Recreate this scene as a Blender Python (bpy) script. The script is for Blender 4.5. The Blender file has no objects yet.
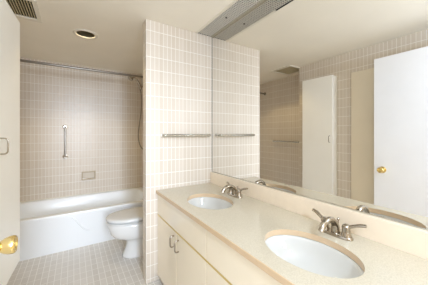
import bpy, bmesh, math, random
from mathutils import Vector, Matrix

random.seed(4)
S = bpy.context.scene
COL = S.collection
PI = math.pi

# ------------------------------------------------------------------ camera, world, lights, exposure
cam_d = bpy.data.cameras.new('camera')
cam = bpy.data.objects.new('camera', cam_d)
COL.objects.link(cam)
cam.location = (0.0, 0.0, 1.274)
cam.rotation_euler = (math.radians(90.0), 0.0, math.radians(-32.5))
cam_d.sensor_width = 36.0
cam_d.lens = 36.0 * 220.0 / 428.0
cam_d.shift_y = -8.5 / 428.0
cam_d.clip_start = 0.02
S.camera = cam

W = bpy.data.worlds.new('world')
S.world = W
W.use_nodes = True
bg = W.node_tree.nodes['Background']
bg.inputs[0].default_value = (0.96, 0.80, 0.60, 1)
bg.inputs[1].default_value = 1.0


def area(name, loc, target, sx, sy, power, color=(1, 1, 1), shape='RECTANGLE', spread=PI):
    d = bpy.data.lights.new(name, 'AREA')
    d.shape = shape
    d.size = sx
    d.size_y = sy
    d.energy = power
    d.color = color
    d.spread = spread
    o = bpy.data.objects.new(name, d)
    COL.objects.link(o)
    o.location = loc
    o.rotation_euler = (Vector(target) - Vector(loc)).to_track_quat('-Z', 'Y').to_euler()
    return o


area('hall_fill', (0.0, -2.0, 1.55), (-0.06, 2.9, 0.78), 0.7, 1.3, 5.3, (0.87, 1.0, 1.18), 'RECTANGLE', math.radians(42))  # unseen light added behind the camera, beam narrowed to brighten the alcove


def lamp(name, loc, power, radius, color):
    d = bpy.data.lights.new(name, 'POINT')
    d.energy = power
    d.shadow_soft_size = radius
    d.color = color
    o = bpy.data.objects.new(name, d)
    COL.objects.link(o)
    o.location = loc
    return o


lamp('entry_fill', (0.28, -0.55, 1.78), 38, 0.12, (0.80, 1.0, 1.28))  # unseen point light added behind the camera to even out the room

S.view_settings.view_transform = 'Standard'
S.view_settings.look = 'None'
S.view_settings.gamma = 1.0
S.view_settings.use_curve_mapping = False
S.view_settings.exposure = 0.47
try:
    S.cycles.use_denoising = True
    S.cycles.max_bounces = 14
    S.cycles.diffuse_bounces = 8
    S.cycles.glossy_bounces = 6
    S.cycles.sample_clamp_indirect = 6.0
    S.cycles.blur_glossy = 0.6
except Exception:
    pass

# ------------------------------------------------------------------ layout constants (metres)
CH = 2.2525          # ceiling height
MX = 1.175           # mirror plane
PY = 1.883           # tiled partition face
PX = 0.516           # partition free corner
PT = 0.10            # partition thickness
BY = 3.69            # tub back wall
LX = -0.4375         # left wall
RX = -0.757          # recessed left wall of the tub alcove
SY = 2.05            # where the left wall steps back
WX = 0.95            # right wall of the tub alcove
TY = 2.887           # tub front
CT = 0.787           # counter top
VX = 0.615           # vanity front
V0 = -0.02           # near end of the vanity


# ------------------------------------------------------------------ materials
def new_mat(name):
    m = bpy.data.materials.new(name)
    m.use_nodes = True
    return m, m.node_tree.nodes, m.node_tree.links, m.node_tree.nodes['Principled BSDF']


def plain(name, col, rough=0.5, metal=0.0, coat=0.0, noise=0.0, nscale=8.0, bump=0.0, bscale=200.0, ior=None):
    m, N, L, b = new_mat(name)
    b.inputs['Base Color'].default_value = (*col, 1)
    b.inputs['Roughness'].default_value = rough
    b.inputs['Metallic'].default_value = metal
    if coat:
        b.inputs['Coat Weight'].default_value = coat
        b.inputs['Coat Roughness'].default_value = 0.08
    if ior:
        b.inputs['IOR'].default_value = ior
    if noise:
        g = N.new('ShaderNodeNewGeometry')
        n = N.new('ShaderNodeTexNoise')
        n.inputs['Scale'].default_value = nscale
        n.inputs['Detail'].default_value = 4
        L.new(g.outputs['Position'], n.inputs['Vector'])
        r = N.new('ShaderNodeMapRange')
        r.inputs['From Min'].default_value = 0.3
        r.inputs['From Max'].default_value = 0.7
        r.inputs['To Min'].default_value = 1 - noise
        r.inputs['To Max'].default_value = 1 + noise
        L.new(n.outputs['Fac'], r.inputs['Value'])
        v = N.new('ShaderNodeVectorMath')
        v.operation = 'SCALE'
        v.inputs[0].default_value = col
        L.new(r.outputs['Result'], v.inputs['Scale'])
        L.new(v.outputs['Vector'], b.inputs['Base Color'])
    if bump:
        g = N.new('ShaderNodeNewGeometry')
        n = N.new('ShaderNodeTexNoise')
        n.inputs['Scale'].default_value = bscale
        L.new(g.outputs['Position'], n.inputs['Vector'])
        bp = N.new('ShaderNodeBump')
        bp.inputs['Strength'].default_value = bump
        bp.inputs['Distance'].default_value = 0.002
        L.new(n.outputs['Fac'], bp.inputs['Height'])
        L.new(bp.outputs['Normal'], b.inputs['Normal'])
    return m


def tile_mat(name, su, sv, ou, ov, col_a, col_b, grout, gw=0.0028, gwv=None, rough=0.22, floor=False, tilevar=0.06):
    """Stack-bonded ceramic tile in world metres; u follows the wall, v is the height (or y on the floor)."""
    m, N, L, b = new_mat(name)
    g = N.new('ShaderNodeNewGeometry')
    p = N.new('ShaderNodeSeparateXYZ')
    L.new(g.outputs['Position'], p.inputs[0])

    def math_(op, a, b_=None, c_=None):
        n = N.new('ShaderNodeMath')
        n.operation = op
        for i, v in enumerate((a, b_, c_)):
            if v is None:
                continue
            if isinstance(v, (int, float)):
                n.inputs[i].default_value = v
            else:
                L.new(v, n.inputs[i])
        return n.outputs[0]

    if floor:
        u, v = p.outputs[0], p.outputs[1]
    else:
        q = N.new('ShaderNodeSeparateXYZ')
        L.new(g.outputs['True Normal'], q.inputs[0])
        ax = math_('ABSOLUTE', q.outputs[0])
        ay = math_('ABSOLUTE', q.outputs[1])
        u = math_('ADD', math_('MULTIPLY', p.outputs[0], ay), math_('MULTIPLY', p.outputs[1], ax))
        v = p.outputs[2]
    us = math_('DIVIDE', math_('SUBTRACT', u, ou), su)
    vs = math_('DIVIDE', math_('SUBTRACT', v, ov), sv)
    iu, iv = math_('FLOOR', us), math_('FLOOR', vs)
    fu = math_('ABSOLUTE', math_('SUBTRACT', math_('FRACT', us), 0.5))
    fv = math_('ABSOLUTE', math_('SUBTRACT', math_('FRACT', vs), 0.5))
    du = math_('MULTIPLY', math_('SUBTRACT', 0.5, fu), su)
    dv = math_('MULTIPLY', math_('SUBTRACT', 0.5, fv), sv)
    if gwv:
        dv = math_('SUBTRACT', dv, (gwv - gw) * 0.5)
    d = math_('MINIMUM', du, dv)
    mr = N.new('ShaderNodeMapRange')
    mr.inputs['From Min'].default_value = gw * 0.5
    mr.inputs['From Max'].default_value = gw * 0.5 + 0.0012
    L.new(d, mr.inputs['Value'])
    mask = mr.outputs['Result']
    wn1 = N.new('ShaderNodeTexWhiteNoise')
    wn1.noise_dimensions = '1D'
    L.new(math_('ADD', iu, 0.37), wn1.inputs['W'])
    cv = N.new('ShaderNodeCombineXYZ')
    L.new(iu, cv.inputs[0])
    L.new(iv, cv.inputs[1])
    wn2 = N.new('ShaderNodeTexWhiteNoise')
    wn2.noise_dimensions = '2D'
    L.new(cv.outputs[0], wn2.inputs['Vector'])
    f = math_('ADD', math_('MULTIPLY', wn1.outputs['Value'], 0.6), math_('MULTIPLY', wn2.outputs['Value'], 0.4))
    mx = N.new('ShaderNodeMix')
    mx.data_type = 'RGBA'
    mx.inputs[6].default_value = (*col_a, 1)
    mx.inputs[7].default_value = (*col_b, 1)
    L.new(f, mx.inputs[0])
    mg = N.new('ShaderNodeMix')
    mg.data_type = 'RGBA'
    mg.inputs[6].default_value = (*grout, 1)
    L.new(mx.outputs[2], mg.inputs[7])
    L.new(mask, mg.inputs[0])
    L.new(mg.outputs[2], b.inputs['Base Color'])
    rr = N.new('ShaderNodeMapRange')
    rr.inputs['To Min'].default_value = 0.7
    rr.inputs['To Max'].default_value = rough
    L.new(mask, rr.inputs['Value'])
    L.new(rr.outputs['Result'], b.inputs['Roughness'])
    bp = N.new('ShaderNodeBump')
    bp.inputs['Strength'].default_value = 0.35
    bp.inputs['Distance'].default_value = 0.001
    L.new(mask, bp.inputs['Height'])
    L.new(bp.outputs['Normal'], b.inputs['Normal'])
    return m


def speckle(name, col, col2, rough):
    m, N, L, b = new_mat(name)
    g = N.new('ShaderNodeNewGeometry')
    n = N.new('ShaderNodeTexNoise')
    n.inputs['Scale'].default_value = 260
    n.inputs['Detail'].default_value = 3
    L.new(g.outputs['Position'], n.inputs['Vector'])
    r = N.new('ShaderNodeValToRGB')
    r.color_ramp.elements[0].position = 0.36
    r.color_ramp.elements[0].color = (*col2, 1)
    r.color_ramp.elements[1].position = 0.60
    r.color_ramp.elements[1].color = (*col, 1)
    L.new(n.outputs['Fac'], r.inputs['Fac'])
    L.new(r.outputs['Color'], b.inputs['Base Color'])
    b.inputs['Roughness'].default_value = rough
    return m


M = {}
M['wall_tile'] = tile_mat('wall_tile', 0.038, 0.112, 0.516, 2.161, (0.665, 0.585, 0.49), (0.72, 0.65, 0.565), (0.90, 0.88, 0.84), gw=0.0024, gwv=0.0036, rough=0.33)
M['floor_tile'] = tile_mat('floor_tile', 0.048, 0.098, 0.0, 0.0, (0.66, 0.635, 0.60), (0.745, 0.725, 0.695), (0.93, 0.92, 0.90), gw=0.0035, rough=0.3, floor=True)
M['ceiling'] = plain('ceiling_paint', (0.91, 0.865, 0.765), 0.75, noise=0.02, nscale=2.5, bump=0.05, bscale=90)
M['paint'] = plain('wall_paint', (0.80, 0.77, 0.69), 0.6, noise=0.02)
M['cream'] = plain('cream_painted_wood', (0.95, 0.935, 0.88), 0.35, noise=0.02, nscale=3)
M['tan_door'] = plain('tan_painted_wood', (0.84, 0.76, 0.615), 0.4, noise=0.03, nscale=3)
M['laminate'] = plain('cream_laminate', (0.91, 0.83, 0.67), 0.07, coat=0.4, noise=0.015, nscale=5)
M['carcass'] = plain('tan_board', (0.46, 0.32, 0.17), 0.5)
M['white_door'] = plain('white_gloss_paint', (0.88, 0.90, 0.955), 0.3, noise=0.01)
M['counter'] = speckle('counter_quartz', (0.645, 0.59, 0.475), (0.56, 0.505, 0.395), 0.12)
M['counter_edge'] = plain('counter_edge', (0.66, 0.50, 0.33), 0.25, noise=0.03, nscale=20)
M['splash'] = plain('backsplash_stone', (0.86, 0.75, 0.605), 0.18, noise=0.025, nscale=20)
M['porcelain'] = plain('porcelain', (0.84, 0.85, 0.85), 0.09, coat=0.4)
M['vitreous'] = plain('vitreous_china', (0.68, 0.68, 0.655), 0.09, coat=0.3)
M['enamel'] = plain('tub_enamel', (0.92, 0.945, 0.965), 0.38, coat=0.15)
M['seat'] = plain('toilet_seat_plastic', (0.76, 0.77, 0.77), 0.2)
M['nickel'] = plain('brushed_nickel', (0.44, 0.395, 0.33), 0.22, 1.0)
M['chrome'] = plain('chrome', (0.90, 0.90, 0.89), 0.14, 1.0)
M['brass'] = plain('polished_brass', (0.82, 0.63, 0.27), 0.14, 1.0)
M['gold'] = plain('gold_strip', (0.62, 0.46, 0.14), 0.4, 0.1)
M['mirror'] = plain('mirror_silver', (0.85, 0.84, 0.81), 0.0, 1.0)
M['dark'] = plain('dark_void', (0.03, 0.028, 0.024), 0.8)
M['dark_brown'] = plain('dark_toe_kick', (0.10, 0.085, 0.065), 0.6)  # even dark brown of the toe kick and latch knob
M['trough'] = plain('fixture_grey', (0.05, 0.047, 0.04), 0.6)
M['lattice'] = plain('lattice_plastic', (0.72, 0.69, 0.62), 0.4)
M['trim'] = plain('ivory_metal', (0.80, 0.76, 0.66), 0.4)
M['vent_slat'] = plain('tan_enamel_slat', (0.60, 0.52, 0.34), 0.4)
M['soap'] = plain('tan_ceramic', (0.52, 0.43, 0.31), 0.2)
M['soap_in'] = plain('tan_ceramic_light', (0.66, 0.60, 0.51), 0.2)
M['can'] = plain('lamp_reflector', (0.16, 0.14, 0.09), 0.45)  # colour darkened so the can looks unlit despite the added spot
M['rail'] = plain('bronze_rail', (0.42, 0.38, 0.29), 0.35)
M['rod'] = plain('darkened_chrome_rod', (0.27, 0.25, 0.22), 0.3, 1.0)  # chrome rod, its dark reflections put into the base colour
M['bar'] = plain('satin_chrome', (0.58, 0.58, 0.54), 0.2, 1.0)
M['hose'] = plain('steel_hose', (0.30, 0.27, 0.22), 0.35, 0.9)
M['black'] = plain('black_rubber', (0.03, 0.03, 0.03), 0.6)
M['grip'] = plain('knurled_steel', (0.55, 0.53, 0.50), 0.35, 1.0, bump=0.4, bscale=500)


# ------------------------------------------------------------------ builders
def world_origin(p):
    v = Vector((0, 0, 0))
    while p is not None:
        v += p.location
        p = p.parent
    return v


def obj(name, bm, mats, parent=None, smooth=False, bevel=0.0, seg=2, auto=None):
    me = bpy.data.meshes.new(name)
    if parent is not None:
        bmesh.ops.translate(bm, verts=bm.verts, vec=-world_origin(parent))
    bmesh.ops.recalc_face_normals(bm, faces=bm.faces)
    bm.to_mesh(me)
    bm.free()
    o = bpy.data.objects.new(name, me)
    COL.objects.link(o)
    for m in (mats if isinstance(mats, (list, tuple)) else [mats]):
        me.materials.append(m)
    if parent is not None:
        o.parent = parent
    if smooth:
        for f in me.polygons:
            f.use_smooth = True
        if auto:
            me.set_sharp_from_angle(angle=math.radians(auto))
    if bevel:
        b = o.modifiers.new('bevel', 'BEVEL')
        b.width = bevel
        b.segments = seg
        b.limit_method = 'ANGLE'
        b.angle_limit = math.radians(40)
    return o


def thing(name, loc, label, cat, group=None):
    o = bpy.data.objects.new(name, None)
    COL.objects.link(o)
    o.location = loc
    o.empty_display_size = 0.05
    return tag(o, label, cat, group)


def tag(o, label, cat, group=None):
    o['label'] = label
    o['category'] = cat
    if group:
        o['group'] = group
    return o


def struct(name, bm, mats, **k):
    o = obj(name, bm, mats, **k)
    o['kind'] = 'structure'
    return o


def box(bm, x0, x1, y0, y1, z0, z1, mi=0):
    vs = [bm.verts.new((x, y, z)) for x in (x0, x1) for y in (y0, y1) for z in (z0, z1)]
    for q in ((0, 1, 3, 2), (4, 6, 7, 5), (0, 4, 5, 1), (2, 3, 7, 6), (0, 2, 6, 4), (1, 5, 7, 3)):
        bm.faces.new([vs[i] for i in q]).material_index = mi
    return vs


def B(*a):
    bm = bmesh.new()
    box(bm, *a)
    return bm


def prism(bm, pts, z0, z1):
    lo = [bm.verts.new((x, y, z0)) for x, y in pts]
    hi = [bm.verts.new((x, y, z1)) for x, y in pts]
    n = len(pts)
    bm.faces.new(lo)
    bm.faces.new(hi)
    for i in range(n):
        bm.faces.new((lo[i], lo[(i + 1) % n], hi[(i + 1) % n], hi[i]))


def loft(bm, rings, cap0=True, cap1=True, mi=0, mis=None):
    R = [[bm.verts.new(p) for p in r] for r in rings]
    n = len(R[0])
    for k in range(len(R) - 1):
        for i in range(n):
            f = bm.faces.new((R[k][i], R[k][(i + 1) % n], R[k + 1][(i + 1) % n], R[k + 1][i]))
            f.material_index = mis[k] if mis else mi
    if cap0:
        bm.faces.new(R[0]).material_index = mi
    if cap1:
        bm.faces.new(R[-1]).material_index = mi
    return R


def spline(pts, n=8):
    """Catmull-Rom through the points."""
    P = [Vector(p) for p in pts]
    P = [P[0] * 2 - P[1]] + P + [P[-1] * 2 - P[-2]]
    out = []
    for i in range(1, len(P) - 2):
        a, b, c, d = P[i - 1], P[i], P[i + 1], P[i + 2]
        for k in range(n):
            t = k / n
            out.append(0.5 * ((2 * b) + (c - a) * t + (2 * a - 5 * b + 4 * c - d) * t * t + (3 * b - a - 3 * c + d) * t ** 3))
    out.append(P[-2])
    return out


def tube(bm, pts, rad, n=12, flat=None, mi=0):
    """Round tube along pts; rad is a number or a list along the path; flat squashes one axis."""
    P = [Vector(p) for p in pts]
    m = len(P)
    rads = [rad] * m if isinstance(rad, (int, float)) else [rad[0] + 0 * i if len(rad) == 1 else
            rad[min(int(i / (m - 1) * (len(rad) - 1)), len(rad) - 2)] * (1 - (i / (m - 1) * (len(rad) - 1) - min(int(i / (m - 1) * (len(rad) - 1)), len(rad) - 2)))
            + rad[min(int(i / (m - 1) * (len(rad) - 1)), len(rad) - 2) + 1] * (i / (m - 1) * (len(rad) - 1) - min(int(i / (m - 1) * (len(rad) - 1)), len(rad) - 2)) for i in range(m)]
    T = [(P[min(i + 1, m - 1)] - P[max(i - 1, 0)]).normalized() for i in range(m)]
    up = Vector((0, 0, 1)) if abs(T[0].z) < 0.9 else Vector((0, 1, 0))
    u = T[0].cross(up).normalized()
    rings = []
    for i in range(m):
        u = (u - T[i] * u.dot(T[i])).normalized()
        v = T[i].cross(u)
        s = flat if flat else 1.0
        rings.append([P[i] + rads[i] * (math.cos(a) * u + s * math.sin(a) * v) for a in [2 * PI * k / n for k in range(n)]])
    loft(bm, rings, mi=mi)


def lathe(bm, origin, axis, prof, n=24, mi=0, cap0=True, cap1=True):
    """prof: list of (distance along axis, radius)."""
    o = Vector(origin)
    a = Vector(axis).normalized()
    u = a.orthogonal().normalized()
    v = a.cross(u)
    rings = [[o + a * h + r * (math.cos(t) * u + math.sin(t) * v) for t in [2 * PI * k / n for k in range(n)]] for h, r in prof]
    loft(bm, rings, cap0, cap1, mi)


def ell(cx, cy, z, a, b, n=48, e=2.0):
    out = []
    for k in range(n):
        t = 2 * PI * k / n
        c, s = math.cos(t), math.sin(t)
        out.append((cx + a * math.copysign(abs(c) ** (2 / e), c), cy + b * math.copysign(abs(s) ** (2 / e), s), z))
    return out


def rrect(x0, x1, y0, y1, r, z, n=6):
    out = []
    for cx, cy, a0 in ((x1 - r, y1 - r, 0), (x0 + r, y1 - r, PI / 2), (x0 + r, y0 + r, PI), (x1 - r, y0 + r, 1.5 * PI)):
        for k in range(n + 1):
            t = a0 + PI / 2 * k / n
            out.append((cx + r * math.cos(t), cy + r * math.sin(t), z))
    return out


def plate_hole(bm, x0, x1, y0, y1, cx, cy, a, b, z, depth, mi_top=0, mi_wall=1, n=48):
    """Rectangle at height z with an elliptical hole whose wall goes down (or up, depth < 0)."""
    ang = [2 * PI * k / n for k in range(n)]
    for X, Y in ((x0, y0), (x0, y1), (x1, y0), (x1, y1)):
        ang.append(math.atan2(Y - cy, X - cx) % (2 * PI))
    ang = sorted(set(round(t, 6) for t in ang))
    inner, outer, low = [], [], []
    for t in ang:
        c, s = math.cos(t), math.sin(t)
        k = 1 / math.sqrt((c / a) ** 2 + (s / b) ** 2)
        inner.append(bm.verts.new((cx + k * c, cy + k * s, z)))
        low.append(bm.verts.new((cx + k * c, cy + k * s, z - depth)))
        kx = ((x1 - cx) / c if c > 0 else (x0 - cx) / c) if abs(c) > 1e-9 else 1e9
        ky = ((y1 - cy) / s if s > 0 else (y0 - cy) / s) if abs(s) > 1e-9 else 1e9
        k = min(kx, ky)
        outer.append(bm.verts.new((cx + k * c, cy + k * s, z)))
    m = len(ang)
    for i in range(m):
        j = (i + 1) % m
        bm.faces.new((inner[i], outer[i], outer[j], inner[j])).material_index = mi_top
        bm.faces.new((inner[i], inner[j], low[j], low[i])).material_index = mi_wall


def quad(bm, pts, mi=0):
    bm.faces.new([bm.verts.new(p) for p in pts]).material_index = mi


def dup(root, loc, label=None, group=None):
    r = root.copy()
    COL.objects.link(r)
    r.location = loc
    if label:
        r['label'] = label
    if group:
        r['group'] = group
    for ch in list(root.children):
        c = ch.copy()
        COL.objects.link(c)
        c.parent = r
        for g in list(ch.children):
            d = g.copy()
            COL.objects.link(d)
            d.parent = c
    return r


# ------------------------------------------------------------------ the setting
struct('floor', B(-0.95, 1.40, -1.0, BY + 0.1, -0.06, 0.0), M['floor_tile'])

# ceiling with its three openings: light grille over the mirror, round downlight, louvred vent
GX0, GX1, GY0, GY1 = 0.992, MX, V0, PY
DX, DY, DR = 0.099, 2.495, 0.083
VX0, VX1, VY0, VY1 = -0.585, -0.262, 2.075, 2.378
bm = bmesh.new()
holes = [(GX0, GX1, GY0, GY1), (DX - .15, DX + .15, DY - .15, DY + .15), (VX0, VX1, VY0, VY1)]
xs = sorted({-0.95, 1.40} | {h[i] for h in holes for i in (0, 1)})
ys = sorted({-1.0, BY + 0.1} | {h[i] for h in holes for i in (2, 3)})
for i in range(len(xs) - 1):
    for j in range(len(ys) - 1):
        mx_, my_ = (xs[i] + xs[i + 1]) / 2, (ys[j] + ys[j + 1]) / 2
        if any(h[0] < mx_ < h[1] and h[2] < my_ < h[3] for h in holes):
            continue
        quad(bm, [(xs[i], ys[j], CH), (xs[i + 1], ys[j], CH), (xs[i + 1], ys[j + 1], CH), (xs[i], ys[j + 1], CH)])
plate_hole(bm, DX - .15, DX + .15, DY - .15, DY + .15, DX, DY, DR, DR, CH, -0.01, 0, 0)
bmesh.ops.remove_doubles(bm, verts=bm.verts, dist=1e-5)
for f in bm.faces:
    f.normal_update()
struct('ceiling', bm, M['ceiling'])

struct('wall_left', B(LX - 0.36, LX, -0.10, SY, 0, CH), M['wall_tile'])
struct('wall_alcove', B(RX - 0.12, RX, SY, BY, 0, CH), M['wall_tile'])
struct('wall_back', B(RX - 0.12, WX + 0.12, BY, BY + 0.1, 0, CH), M['wall_tile'])
struct('wall_right', B(WX, WX + 0.12, PY + PT, BY, 0, CH), M['wall_tile'])
struct('wall_partition', B(PX, MX + 0.12, PY, PY + PT, 0, CH), M['wall_tile'], bevel=0.004)
struct('wall_mirror_side', B(MX + 0.006, MX + 0.12, -0.10, PY, 0, CH), M['paint'])
bm = bmesh.new()
box(bm, LX, -0.265, 0.10, 0.22, 0, CH)
struct('wall_rear', bm, M['paint'])

# entry door, swung open against the left side; only its knob is in direct view, the rest in the mirror
DXF = -0.217
door = struct('door_1', B(DXF - 0.036, DXF, 0.225, 1.010, 0.012, 2.03), M['white_door'], bevel=0.002)
tag(door, 'white painted entry door swung open, with a round brass knob', 'door')
KY, KZ = 0.9366, 0.922
bm = bmesh.new()
lathe(bm, (DXF, KY, KZ), (1, 0, 0), [(0.0, 0.001), (0.0, 0.032), (0.004, 0.032), (0.008, 0.027), (0.011, 0.016), (0.020, 0.0150),
      (0.027, 0.0190), (0.034, 0.0235), (0.044, 0.0268), (0.054, 0.0278), (0.0595, 0.0262), (0.0615, 0.0235), (0.0600, 0.0205), (0.0575, 0.012)], 32)
knob = obj('door_knob', bm, M['brass'], door, smooth=True, auto=50)
knob['label'] = 'polished brass knob'
bm = bmesh.new()
lathe(bm, (DXF + 0.0572, KY, KZ), (1, 0, 0), [(0.0, 0.0001), (0.0, 0.0095), (0.003, 0.0085), (0.0032, 0.0001)], 20)
box(bm, DXF + 0.058, DXF + 0.064, KY - 0.0015, KY + 0.0015, KZ - 0.006, KZ + 0.006)
obj('lock_button', bm, M['gold'], knob)
for z in (0.25, 1.05, 1.80):
    bm = bmesh.new()
    lathe(bm, (DXF - 0.040, 0.223, z), (0, 0, 1), [(0, 0.007), (0.09, 0.007)], 12)
    obj('hinge', bm, M['brass'], door)

# tan slab standing proud of the tiled left wall
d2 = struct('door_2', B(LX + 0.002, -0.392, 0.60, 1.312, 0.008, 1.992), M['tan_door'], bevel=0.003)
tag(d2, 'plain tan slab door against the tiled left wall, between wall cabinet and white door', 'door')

# ------------------------------------------------------------------ bathtub
t = thing('bathtub', ((RX + WX) / 2, (TY + BY) / 2, 0), 'white enamel bathtub built into the tiled alcove', 'bathtub')
g = 0.003
x0, x1, y0, y1 = RX + g, WX - g, TY, BY - g
bm = bmesh.new()
TZ = 0.405
rings = [rrect(x0, x1, y0 + 0.012, y1, 0.006, 0.0), rrect(x0, x1, y0 + 0.006, y1, 0.006, 0.05),
         rrect(x0, x1, y0 + 0.004, y1, 0.006, TZ - 0.045), rrect(x0, x1, y0, y1, 0.006, TZ - 0.030),
         rrect(x0, x1, y0, y1, 0.006, TZ - 0.010), rrect(x0 + .003, x1 - .003, y0 + .003, y1 - .003, 0.008, TZ - 0.003),
         rrect(x0 + .01, x1 - .01, y0 + .010, y1 - .01, 0.012, TZ),
         rrect(x0 + .07, x1 - .07, y0 + .062, y1 - .045, 0.13, TZ), rrect(x0 + .078, x1 - .078, y0 + .072, y1 - .053, 0.13, TZ - 0.004),
         rrect(x0 + .085, x1 - .085, y0 + .079, y1 - .060, 0.13, TZ - 0.018),
         rrect(x0 + .12, x1 - .10, y0 + .095, y1 - .080, 0.13, TZ - 0.16), rrect(x0 + .19, x1 - .12, y0 + .115, y1 - .10, 0.13, TZ - 0.27),
         rrect(x0 + .25, x1 - .15, y0 + .15, y1 - .13, 0.12, TZ - 0.315), rrect(x0 + .33, x1 - .22, y0 + .21, y1 - .19, 0.10, TZ - 0.325)]
loft(bm, rings)
obj('tub_shell', bm, M['enamel'], t, smooth=True, auto=40)
# embossed S-curve on the apron
bm = bmesh.new()
pts = [(px, TY + 0.004, pz) for px, pz in ((-0.075, 0.368), (-0.040, 0.362), (-0.005, 0.340), (0.030, 0.295), (0.062, 0.245),
       (0.098, 0.200), (0.135, 0.181), (0.180, 0.176))]
tube(bm, spline(pts, 8), [0.003, 0.006, 0.0075, 0.0075, 0.0075, 0.006, 0.003], 10)
obj('embossed_ridge', bm, M['enamel'], t, smooth=True)
bm = bmesh.new()
box(bm, x0 + 0.001, x1 - 0.001, BY - 0.007, BY - 0.0005, TZ - 0.001, TZ + 0.007)
obj('caulk_bead', bm, M['trim'], t)
bm = bmesh.new()
lathe(bm, (WX - 0.103, 3.29, 0.29), (-1, 0, 0.12), [(0, 0.036), (0.008, 0.034), (0.012, 0.02), (0.013, 0.001)], 24)
obj('overflow_plate', bm, M['chrome'], t, smooth=True, auto=40)

# ------------------------------------------------------------------ toilet (faces left)
TC = 2.44
t = thing('toilet', (0.60, TC, 0), 'white porcelain toilet with its lid closed, beside the tub', 'toilet')
bm = bmesh.new()
secs = [(0.0, .427, .86, .116), (.012, .425, .86, .117), (.03, .434, .86, .112), (.08, .456, .86, .100), (.14, .468, .86, .095), (.175, .452, .86, .105),
        (.200, .385, .865, .130), (.225, .340, .87, .150), (.260, .312, .875, .163), (.32, .293, .88, .172), (.350, .287, .88, .175), (.364, .288, .88, .174), (.370, .296, .875, .168)]
rings = []
for z, xf, xb, hw in secs:
    cx = xf + (xb - xf) * 0.52
    r = []
    for k in range(48):
        a = 2 * PI * k / 48
        c, s = math.cos(a), math.sin(a)
        if c < 0:
            x = cx + (cx - xf) * c
            y = hw * math.copysign(abs(s) ** 0.95, s)
        else:
            x = cx + (xb - cx) * math.copysign(abs(c) ** 0.7, c)
            y = hw * math.copysign(abs(s) ** 0.8, s)
        r.append((x, TC + y, z))
    rings.append(r)
loft(bm, rings)
bowl = obj('bowl', bm, M['porcelain'], t, smooth=True)
for s in (-1, 1):
    bm = bmesh.new()
    lathe(bm, (0.66, TC + s * 0.098, 0.010), (0, 0, 1), [(0, 0.016), (0.012, 0.015), (0.02, 0.008), (0.021, 0.001)], 16)
    obj('bolt_cap', bm, M['porcelain'], t, smooth=True)


def egg(z, grow=0.0):
    r = []
    for k in range(56):
        a = 2 * PI * k / 56
        c, s = math.cos(a), math.sin(a)
        x = .52 + ((.52 - .274 + grow) * c if c < 0 else (.225 + grow) * math.copysign(abs(c) ** 0.55, c))
        y = (.181 + grow) * math.copysign(abs(s) ** (0.95 if c < 0 else 0.62), s)
        r.append((x, TC + y, z))
    return r


bm = bmesh.new()
loft(bm, [egg(.3745, -.012), egg(.376, -.003), egg(.385, -.001), egg(.389, -.006)])
obj('seat', bm, M['seat'], t, smooth=True, auto=50)
bm = bmesh.new()
loft(bm, [egg(.402, -.03), egg(.4035, -.016), egg(.405, 0), egg(.424, .001), egg(.431, -.006), egg(.436, -.03), egg(.4385, -.08)])
obj('lid', bm, M['seat'], t, smooth=True, auto=50)
for s in (-1, 1):
    bm = bmesh.new()
    lathe(bm, (0.752, TC + s * 0.075 - 0.02, 0.402), (0, 1, 0), [(0, 0.012), (0.04, 0.012)], 12)
    obj('seat_hinge', bm, M['seat'], t)
bm = bmesh.new()
loft(bm, [rrect(.775, .945, TC - .20, TC + .20, .03, .384), rrect(.765, .945, TC - .215, TC + .215, .03, .44), rrect(.758, .945, TC - .225, TC + .225, .03, .715)])
obj('tank', bm, M['porcelain'], t, smooth=True, auto=40)
bm = bmesh.new()
loft(bm, [rrect(.750, .946, TC - .235, TC + .235, .03, .7155), rrect(.748, .947, TC - .237, TC + .237, .03, .735), rrect(.756, .945, TC - .229, TC + .229, .03, .746)])
obj('tank_lid', bm, M['porcelain'], t, smooth=True, auto=40)
bm = bmesh.new()
lathe(bm, (0.758, TC - 0.16, 0.66), (-1, 0, 0), [(0, 0.014), (0.008, 0.013), (0.018, 0.006)], 14)
tube(bm, [(0.742, TC - 0.16, 0.66), (0.738, TC - 0.13, 0.655), (0.738, TC - 0.09, 0.650)], [0.006, 0.006, 0.008], 8)
obj('flush_lever', bm, M['chrome'], t, smooth=True, auto=50)

# ------------------------------------------------------------------ vanity
V1 = PY - 0.003
vb = 0.050
t = thing('vanity_cabinet', (0.90, (V0 + V1) / 2, 0), 'long cream laminate vanity cabinet with flat doors under the counter', 'vanity cabinet')
bm = bmesh.new()
box(bm, VX + 0.020, MX + 0.003, V0, V1, vb, CT - 0.033 - 0.16)
box(bm, VX + 0.020, VX + 0.038, V0, V1, CT - 0.033 - 0.16, CT - 0.0285)
box(bm, MX - 0.012, MX + 0.003, V0, V1, CT - 0.033 - 0.16, CT - 0.0285)
box(bm, VX + 0.038, MX - 0.012, V0, V0 + 0.018, CT - 0.033 - 0.16, CT - 0.0285)
box(bm, VX + 0.038, MX - 0.012, V1 - 0.018, V1, CT - 0.033 - 0.16, CT - 0.0285)
obj('carcass', bm, M['carcass'], t)
obj('toe_kick', B(VX + 0.075, MX, V0 + 0.002, V1 - 0.002, 0.0, vb), M['dark_brown'], t)
obj('trim_strip', B(VX + 0.0005, VX + 0.0205, V0, V1, 0.5685, 0.580), M['gold'], t)
gap = 0.0026


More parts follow.
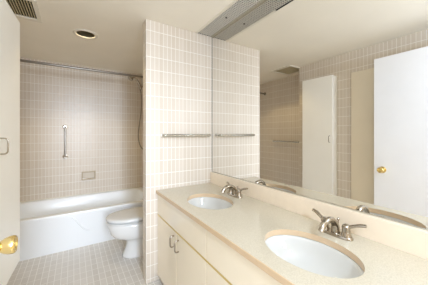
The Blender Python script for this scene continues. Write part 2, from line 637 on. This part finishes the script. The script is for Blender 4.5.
def pull(name, P, d, w, up, mat, parent, r=0.0052):
    """D-shaped wire pull: P centre on the face, d outward unit vector, w length along up."""
    P, d, up = Vector(P), Vector(d), Vector(up)
    bm = bmesh.new()
    path = [P + up * (w / 2), P + up * (w / 2) + d * 0.017, P + up * (w / 2 - 0.006) + d * 0.026, P + up * (w / 2 - 0.018) + d * 0.029,
            P - up * (w / 2 - 0.018) + d * 0.029, P - up * (w / 2 - 0.006) + d * 0.026, P - up * (w / 2) + d * 0.017, P - up * (w / 2)]
    tube(bm, spline(path, 5), r, 10)
    return obj(name, bm, mat, parent, smooth=True)


splits = [V1, 1.465, 1.048, 0.630, 0.213, V0]
for k in range(5):
    a, b = splits[k + 1] + gap, splits[k] - gap
    d = obj('door', B(VX, VX + 0.0195, a, b, vb + 0.002, 0.568), M['laminate'], t, bevel=0.0012)
    if k < 4:
        hy = (a + 0.040) if k % 2 == 0 else (b - 0.040)
        pull('handle', (VX, hy, 0.494), (-1, 0, 0), 0.078, (0, 0, 1), M['nickel'], d)['label'] = 'brushed metal wire pull'
for a, b in ((1.048, V1), (0.213, 1.048), (V0, 0.213)):
    obj('drawer_front', B(VX, VX + 0.0195, a + gap, b - gap, 0.5805, CT - 0.031), M['laminate'], t, bevel=0.0012)

# countertop with two oval cut-outs, tan edge and backsplash
CX0, CX1 = 0.600, MX - 0.022
sinks = [(0.838, 1.375), (0.838, 0.572)]
SA, SB = 0.152, 0.206
t = thing('countertop', (0.90, (V0 + V1) / 2, CT - 0.028), 'speckled beige counter slab with a tan front edge and two oval cut-outs', 'countertop')
bm = bmesh.new()
cells = [(1.05, 1.70), (0.25, 0.90)]
xa = CX0 + 0.003
for (c0, c1), (sx, sy) in zip(cells, sinks):
    plate_hole(bm, xa, CX1, c0, c1, sx, sy, SA, SB, CT, 0.028, 0, 1, 72)
for a, b in ((1.70, V1), (0.90, 1.05), (V0, 0.25)):
    quad(bm, [(xa, a, CT), (CX1, a, CT), (CX1, b, CT), (xa, b, CT)])
quad(bm, [(xa, V0, CT), (CX1, V0, CT), (CX1, V0, CT - 0.028), (xa, V0, CT - 0.028)], 1)
quad(bm, [(xa, V1, CT), (CX1, V1, CT), (CX1, V1, CT - 0.028), (xa, V1, CT - 0.028)], 1)
bmesh.ops.remove_doubles(bm, verts=bm.verts, dist=1e-5)
obj('slab', bm, [M['counter'], M['counter_edge']], t)
obj('edge_band', B(CX0, CX0 + 0.012, V0, V1, CT - 0.028, CT - 0.0004), M['counter_edge'], t, bevel=0.002)
tag(obj('backsplash', B(CX1 + 0.0003, MX + 0.004, V0, V1, CT - 0.02, 0.893), M['splash'], bevel=0.002), 'low peach backsplash strip running along the counter under the mirror', 'backsplash')

# sinks
sx, sy = sinks[0]
t = thing('sink', (sx, sy, CT - 0.028), 'white oval undermount sink nearer the tiled partition', 'sink', 'undermount sinks in the counter')
bm = bmesh.new()
prof = [(1.06, 0.0305), (1.0, 0.0300), (0.985, 0.034), (0.965, 0.05), (0.92, 0.08), (0.83, 0.112), (0.68, 0.136), (0.48, 0.150), (0.28, 0.157), (0.14, 0.160)]
inner = [ell(sx, sy, CT - dz, SA * k, SB * k, 64) for k, dz in prof]
outer = [ell(sx, sy, CT - dz - 0.010, SA * k + 0.008, SB * k + 0.008, 64) for k, dz in reversed(prof[1:])]
loft(bm, list(reversed(outer)) [0:0] + outer + [ell(sx, sy, CT - 0.038, SA * 1.06, SB * 1.06, 64)] + inner)
obj('basin', bm, M['vitreous'], t, smooth=True, auto=60)
bm = bmesh.new()
lathe(bm, (sx, sy, CT - 0.1605), (0, 0, 1), [(-0.006, 0.020), (0.002, 0.0225), (0.004, 0.020), (0.004, 0.015), (0.001, 0.0145)], 24)
lathe(bm, (sx, sy, CT - 0.1605), (0, 0, 1), [(0.002, 0.0125), (0.006, 0.0125), (0.008, 0.009), (0.0085, 0.001)], 20)
obj('drain', bm, M['nickel'], t, smooth=True, auto=40)
dup(t, (sinks[1][0], sinks[1][1], CT - 0.028), 'white oval undermount sink nearer the camera')

# faucets
FX = 1.070
fy = 1.376
t = thing('faucet', (FX, fy, CT), 'brushed nickel two-lever faucet behind the sink nearer the partition', 'faucet', 'faucets behind the sinks')
bm = bmesh.new()
loft(bm, [ell(FX, fy, CT, .029, .081, 40, 2.6), ell(FX, fy, CT + .008, .029, .081, 40, 2.6), ell(FX, fy, CT + .013, .025, .077, 40, 2.6)])
obj('base_plate', bm, M['nickel'], t, smooth=True, auto=40)
bm = bmesh.new()
path = spline([(FX + .004, fy, CT + .010), (FX + .002, fy, CT + .040), (FX - .010, fy, CT + .060), (FX - .034, fy, CT + .077),
               (FX - .068, fy, CT + .080), (FX - .099, fy, CT + .068), (FX - .114, fy, CT + .047)], 6)
tube(bm, path, [.021, .018, .016, .0150, .0145, .0140, .0135], 18)
lathe(bm, path[-1], Vector(path[-1]) - Vector(path[-2]), [(-0.001, .0142), (0.006, .0142), (0.007, .010)], 18)
obj('spout', bm, M['nickel'], t, smooth=True, auto=50)
for s in (-1, 1):
    bm = bmesh.new()
    yc = fy + s * 0.052
    lathe(bm, (FX, yc, CT + .010), (0, 0, 1), [(0, .0225), (.006, .022), (.018, .0185), (.034, .0175), (.044, .019), (.052, .0165), (.057, .008), (.058, .001)], 24)
    lp = spline([(FX, yc, CT + .050), (FX + .004, yc + s * .022, CT + .062), (FX + .012, yc + s * .050, CT + .074), (FX + .018, yc + s * .076, CT + .080)], 5)
    tube(bm, lp, [.014, .0115, .0110, .0120, .0100], 14, flat=0.65)
    obj('lever', bm, M['nickel'], t, smooth=True, auto=50)
bm = bmesh.new()
lathe(bm, (FX + .028, fy, CT + .008), (0, 0, 1), [(0, .003), (.055, .003), (.056, .006), (.062, .0065), (.066, .004)], 12)
obj('drain_rod', bm, M['nickel'], t, smooth=True, auto=50)
dup(t, (FX, 0.585, CT), 'brushed nickel two-lever faucet behind the sink nearer the camera')

# mirror
MZ = 0.900
t = thing('wall_mirror', (MX, (V0 + V1) / 2, MZ), 'large frameless wall mirror above the backsplash, reflecting the doors', 'mirror')
obj('glass', B(MX, MX + 0.0055, V0, V1 - 0.002, MZ - 0.0003, CH - 0.003), M['mirror'], t)
obj('bottom_channel', B(MX - 0.002, MX + 0.0055, V0, V1 - 0.002, 0.8935, MZ - 0.0005), M['bar'], t)
obj('edge_strip', B(MX - 0.0015, MX + 0.0055, V1 - 0.0018, V1 + 0.0022, MZ, CH - 0.003), M['trough'], t)

# ------------------------------------------------------------------ towel bars, grab bar, soap dish, shower fittings
def bar_on_wall(name, A, Bp, n, out, r, rf, label, cat, mats, bar_name='bar'):
    """Straight rail between wall points A and Bp, standing `out` off the wall along n, with two flanged posts."""
    A, Bp, n = Vector(A), Vector(Bp), Vector(n)
    t = thing(name, A, label, cat)
    for P, sgn in ((A, 1), (Bp, -1)):
        bm = bmesh.new()
        d = (Bp - A).normalized() * sgn
        lathe(bm, P, n, [(0, rf * .95), (.004, rf), (.009, rf * .92), (.012, r * 1.25), (out - .02, r * 1.15)], 20)
        obj('wall_flange', bm, mats[1], t, smooth=True, auto=45)
    d = (Bp - A).normalized()
    bm = bmesh.new()
    k = 0.02
    path = [A + n * (out - .022), A + n * (out - .010) + d * .003, A + n * (out - .002) + d * .012, A + n * out + d * .026]
    path2 = [Bp - d * .026 + n * out, Bp - d * .012 + n * (out - .002), Bp - d * .003 + n * (out - .010), Bp + n * (out - .022)]
    tube(bm, spline(path, 4) + spline(path2, 4), r, 14)
    obj(bar_name, bm, mats[0], t, smooth=True)
    return t


bar_on_wall('towel_bar', (0.652, PY, 1.262), (1.122, PY, 1.262), (0, -1, 0), 0.062, 0.0125, 0.020,
            'chrome towel bar on the pale tiled partition beside the mirror', 'towel bar', (M['bar'], M['chrome']))
bar_on_wall('towel_bar', (RX, 2.80, 1.145), (RX, 2.19, 1.145), (1, 0, 0), 0.062, 0.0125, 0.020,
            'chrome towel bar on the shaded alcove wall, visible only in the mirror', 'towel bar', (M['bar'], M['chrome']))
bar_on_wall('grab_bar', (-0.10, BY, 1.372), (-0.10, BY, 0.962), (0, -1, 0), 0.055, 0.0125, 0.034,
            'upright steel grab bar on the tiled wall above the tub', 'grab bar', (M['grip'], M['chrome']), 'grip_bar')

t = thing('soap_dish', (0.183, BY, 0.673), 'small tan ceramic soap dish set in the tiles above the tub', 'soap dish')
bm = bmesh.new()
sw, sh = 0.088, 0.058
for a in ((-sw, sw, sh - .015, sh), (-sw, sw, -sh, -sh + .018), (-sw, -sw + .016, -sh + .018, sh - .015), (sw - .016, sw, -sh + .018, sh - .015)):
    box(bm, .183 + a[0], .183 + a[1], BY - 0.022, BY, .673 + a[2], .673 + a[3])
obj('frame', bm, M['soap'], t, bevel=0.003)
obj('recess', B(.183 - sw + .015, .183 + sw - .015, BY - 0.004, BY, .673 - sh + .016, .673 + sh - .014), M['soap_in'], t)
obj('lip', B(.183 - sw + .004, .183 + sw - .004, BY - 0.045, BY - 0.018, .673 - sh, .673 - sh + .014), M['soap'], t, bevel=0.004)

RODY, RODZ = 3.05, 2.050
t = thing('shower_curtain_rod', (RX, RODY, RODZ), 'bare chrome shower curtain rod spanning the tub alcove near the ceiling', 'curtain rod')
bm = bmesh.new()
tube(bm, [(RX + .003, RODY, RODZ), (WX - .003, RODY, RODZ)], 0.0135, 16)
obj('rod', bm, M['rod'], t, smooth=True, auto=60)
for X, s in ((RX, 1), (WX, -1)):
    bm = bmesh.new()
    lathe(bm, (X, RODY, RODZ), (s, 0, 0), [(0, .030), (.006, .029), (.014, .018), (.022, .0165)], 20)
    obj('end_flange', bm, M['hose'], t, smooth=True, auto=45)

SYY = 3.22
t = thing('hand_shower', (WX, SYY, 1.95), 'chrome hand shower with a hanging hose at the right end of the tub', 'hand shower')
bm = bmesh.new()
hd = Vector((-0.75, -0.35, -0.55)).normalized()
lathe(bm, Vector((.672, SYY, 2.055)) - hd * .022, hd, [(0, .014), (.006, .026), (.018, .036), (.036, .038), (.040, .032), (.041, .001)], 24)
obj('spray_head', bm, M['nickel'], t, smooth=True, auto=40)
bm = bmesh.new()
tube(bm, spline([(.690, SYY, 2.068), (.725, SYY, 2.062), (.765, SYY, 2.022), (.793, SYY, 1.965), (.806, SYY, 1.905)], 6), [.013, .013, .014, .014, .012], 12)
obj('wand', bm, M['nickel'], t, smooth=True)
bm = bmesh.new()
tube(bm, [(WX - .001, SYY, 1.975), (.88, SYY, 1.97), (.80, SYY, 1.945)], .011, 12)
lathe(bm, (WX, SYY, 1.975), (-1, 0, 0), [(0, .030), (.006, .028), (.012, .012)], 20)
lathe(bm, (.802, SYY, 1.93), (-.15, 0, 1), [(-.018, .018), (.018, .019)], 16)
obj('wall_bracket', bm, M['nickel'], t, smooth=True, auto=45)
bm = bmesh.new()
tube(bm, spline([(.806, SYY, 1.905), (.816, SYY, 1.80), (.816, SYY, 1.62), (.792, SYY, 1.43), (.775, SYY, 1.29), (.782, SYY, 1.17), (.815, SYY, 1.08), (.865, SYY, 1.05), (.91, SYY, 1.10), (WX - .004, SYY, 1.16)], 7), .0075, 10)
obj('hose', bm, M['hose'], t, smooth=True)

# ------------------------------------------------------------------ wall cabinet at the left (door edge in view, rest in the mirror)
FA, FB = (-0.297, 1.895), (-0.316, 1.488)
CZ0, CZ1 = 0.452, 2.000
t = thing('wall_cabinet', (LX, 1.69, CZ0), 'tall cream wall-hung cabinet with one flat door and a wire pull', 'cabinet')
bm = bmesh.new()
prism(bm, [(LX + .001, 1.885), (FA[0] - .022, 1.885), (FB[0] - .022, 1.498), (LX + .001, 1.498)], CZ0 + .003, CZ1 - .003)
obj('body', bm, M['cream'], t)
bm = bmesh.new()
prism(bm, [(FA[0] - .021, FA[1]), FA, FB, (FB[0] - .021, FB[1])], CZ0, CZ1)
d = obj('door', bm, M['cream'], t, bevel=0.002)
dn = Vector((FA[1] - FB[1], -(FA[0] - FB[0]), 0)).normalized()
pull('handle', (-0.3145, 1.522, 1.212), dn, 0.080, (0, 0, 1), M['nickel'], d, 0.0035)['label'] = 'thin metal wire pull'

# ------------------------------------------------------------------ ceiling fittings
t = thing('recessed_downlight', (DX, DY, CH), 'round recessed ceiling downlight with a pale trim ring', 'downlight')
bm = bmesh.new()
lathe(bm, (DX, DY, CH), (0, 0, -1), [(-.004, .080), (0.0, .080), (.007, .086), (.008, .098), (.003, .108), (0, .109)], 48, cap0=False, cap1=False)
obj('trim_ring', bm, M['trim'], t, smooth=True, auto=50)
bm = bmesh.new()
lathe(bm, (DX, DY, CH), (0, 0, 1), [(-.002, .0815), (.05, .078), (.12, .066), (.15, .04), (.155, .001)], 40, cap0=False)
obj('reflector', bm, M['can'], t, smooth=True)
bm = bmesh.new()
lathe(bm, (DX, DY, CH + .05), (0, 0, 1), [(0, .001), (.002, .020), (.012, .034), (.03, .040), (.05, .036), (.09, .016), (.10, .015)], 28)
obj('bulb', bm, M['trim'], t, smooth=True)
sd = bpy.data.lights.new('alcove_fill_spot', 'SPOT')  # spot added inside the unlit can to fill the alcove
sd.energy = 11
sd.spot_size = math.radians(128)
sd.spot_blend = 0.35
sd.shadow_soft_size = 0.012
sd.color = (1.0, 0.78, 0.42)
so = bpy.data.objects.new('alcove_fill_spot', sd)
COL.objects.link(so)
so.parent = t
so.location = (0, 0, 0.036)

t = thing('ceiling_vent', ((VX0 + VX1) / 2, (VY0 + VY1) / 2, CH), 'square louvred air vent in the ceiling above the left wall', 'vent')
bm = bmesh.new()
ex = 0.030
for a in ((VX0 - ex, VX1 + ex, VY1, VY1 + .050), (VX0 - ex, VX1 + ex, VY0 - ex, VY0), (VX0 - ex, VX0, VY0, VY1), (VX1, VX1 + ex, VY0, VY1)):
    box(bm, *a, CH - 0.012, CH + 0.002)
obj('frame', bm, M['trim'], t, bevel=0.003)
bm = bmesh.new()
x = VX0 + 0.010
while x < VX1 - 0.004:
    c = [(x, CH - .006), (x + .0055, CH - .006), (x + .0055, CH + .010), (x, CH + .010)]
    lo = [bm.verts.new((px, VY0, pz)) for px, pz in c]
    hi = [bm.verts.new((px, VY1, pz)) for px, pz in c]
    bm.faces.new(lo)
    bm.faces.new(hi)
    for i in range(4):
        bm.faces.new((lo[i], lo[(i + 1) % 4], hi[(i + 1) % 4], hi[i]))
    x += 0.0175
obj('louvers', bm, M['vent_slat'], t)
bm = bmesh.new()
box(bm, VX0 - .002, VX1 + .002, VY0 - .002, VY1 + .002, CH + .0004, CH + .15)
bm.faces.ensure_lookup_table()
bmesh.ops.delete(bm, geom=[f for f in bm.faces if all(abs(v.co.z - CH - .0004) < 1e-5 for v in f.verts)], context='FACES')
obj('duct', bm, M['dark'], t)

t = thing('light_grille', ((GX0 + GX1) / 2, (GY0 + GY1) / 2, CH), 'long lattice light grille set in the ceiling along the mirror', 'ceiling light')
bm = bmesh.new()
box(bm, GX0 - .002, GX1 + .002, GY0 - .002, GY1 + .002, CH + .0004, CH + .13)
bm.faces.ensure_lookup_table()
bmesh.ops.delete(bm, geom=[f for f in bm.faces if all(abs(v.co.z - CH - .0004) < 1e-5 for v in f.verts)], context='FACES')
obj('housing', bm, M['trough'], t)
bm = bmesh.new()
gx0, gx1 = GX0 + .020, GX1 - .018
x = gx0
while x < gx1:
    box(bm, x, x + .0028, GY0 + .004, GY1 - .004, CH - .002, CH + .006)
    x += 0.0190
y = GY0 + .004
while y < GY1 - .004:
    box(bm, gx0, gx1, y, y + .0028, CH - .0018, CH + .0058)
    y += 0.0190
obj('lattice', bm, M['lattice'], t)
obj('inner_rail', B(GX1 - .018, GX1 - .002, GY0 + .002, GY1 - .002, CH - .004, CH + .012), M['rail'], t)
obj('outer_trim', B(GX0 - .004, GX0 + .020, 1.215, GY1 - .001, CH - .005, CH + .010), M['trim'], t)
bm = bmesh.new()
lathe(bm, (GX0 + .085, 1.50, CH - .001), (0, 0, -1), [(0, .009), (.006, .008), (.008, .001)], 14)
obj('latch_knob', bm, M['dark_brown'], t)
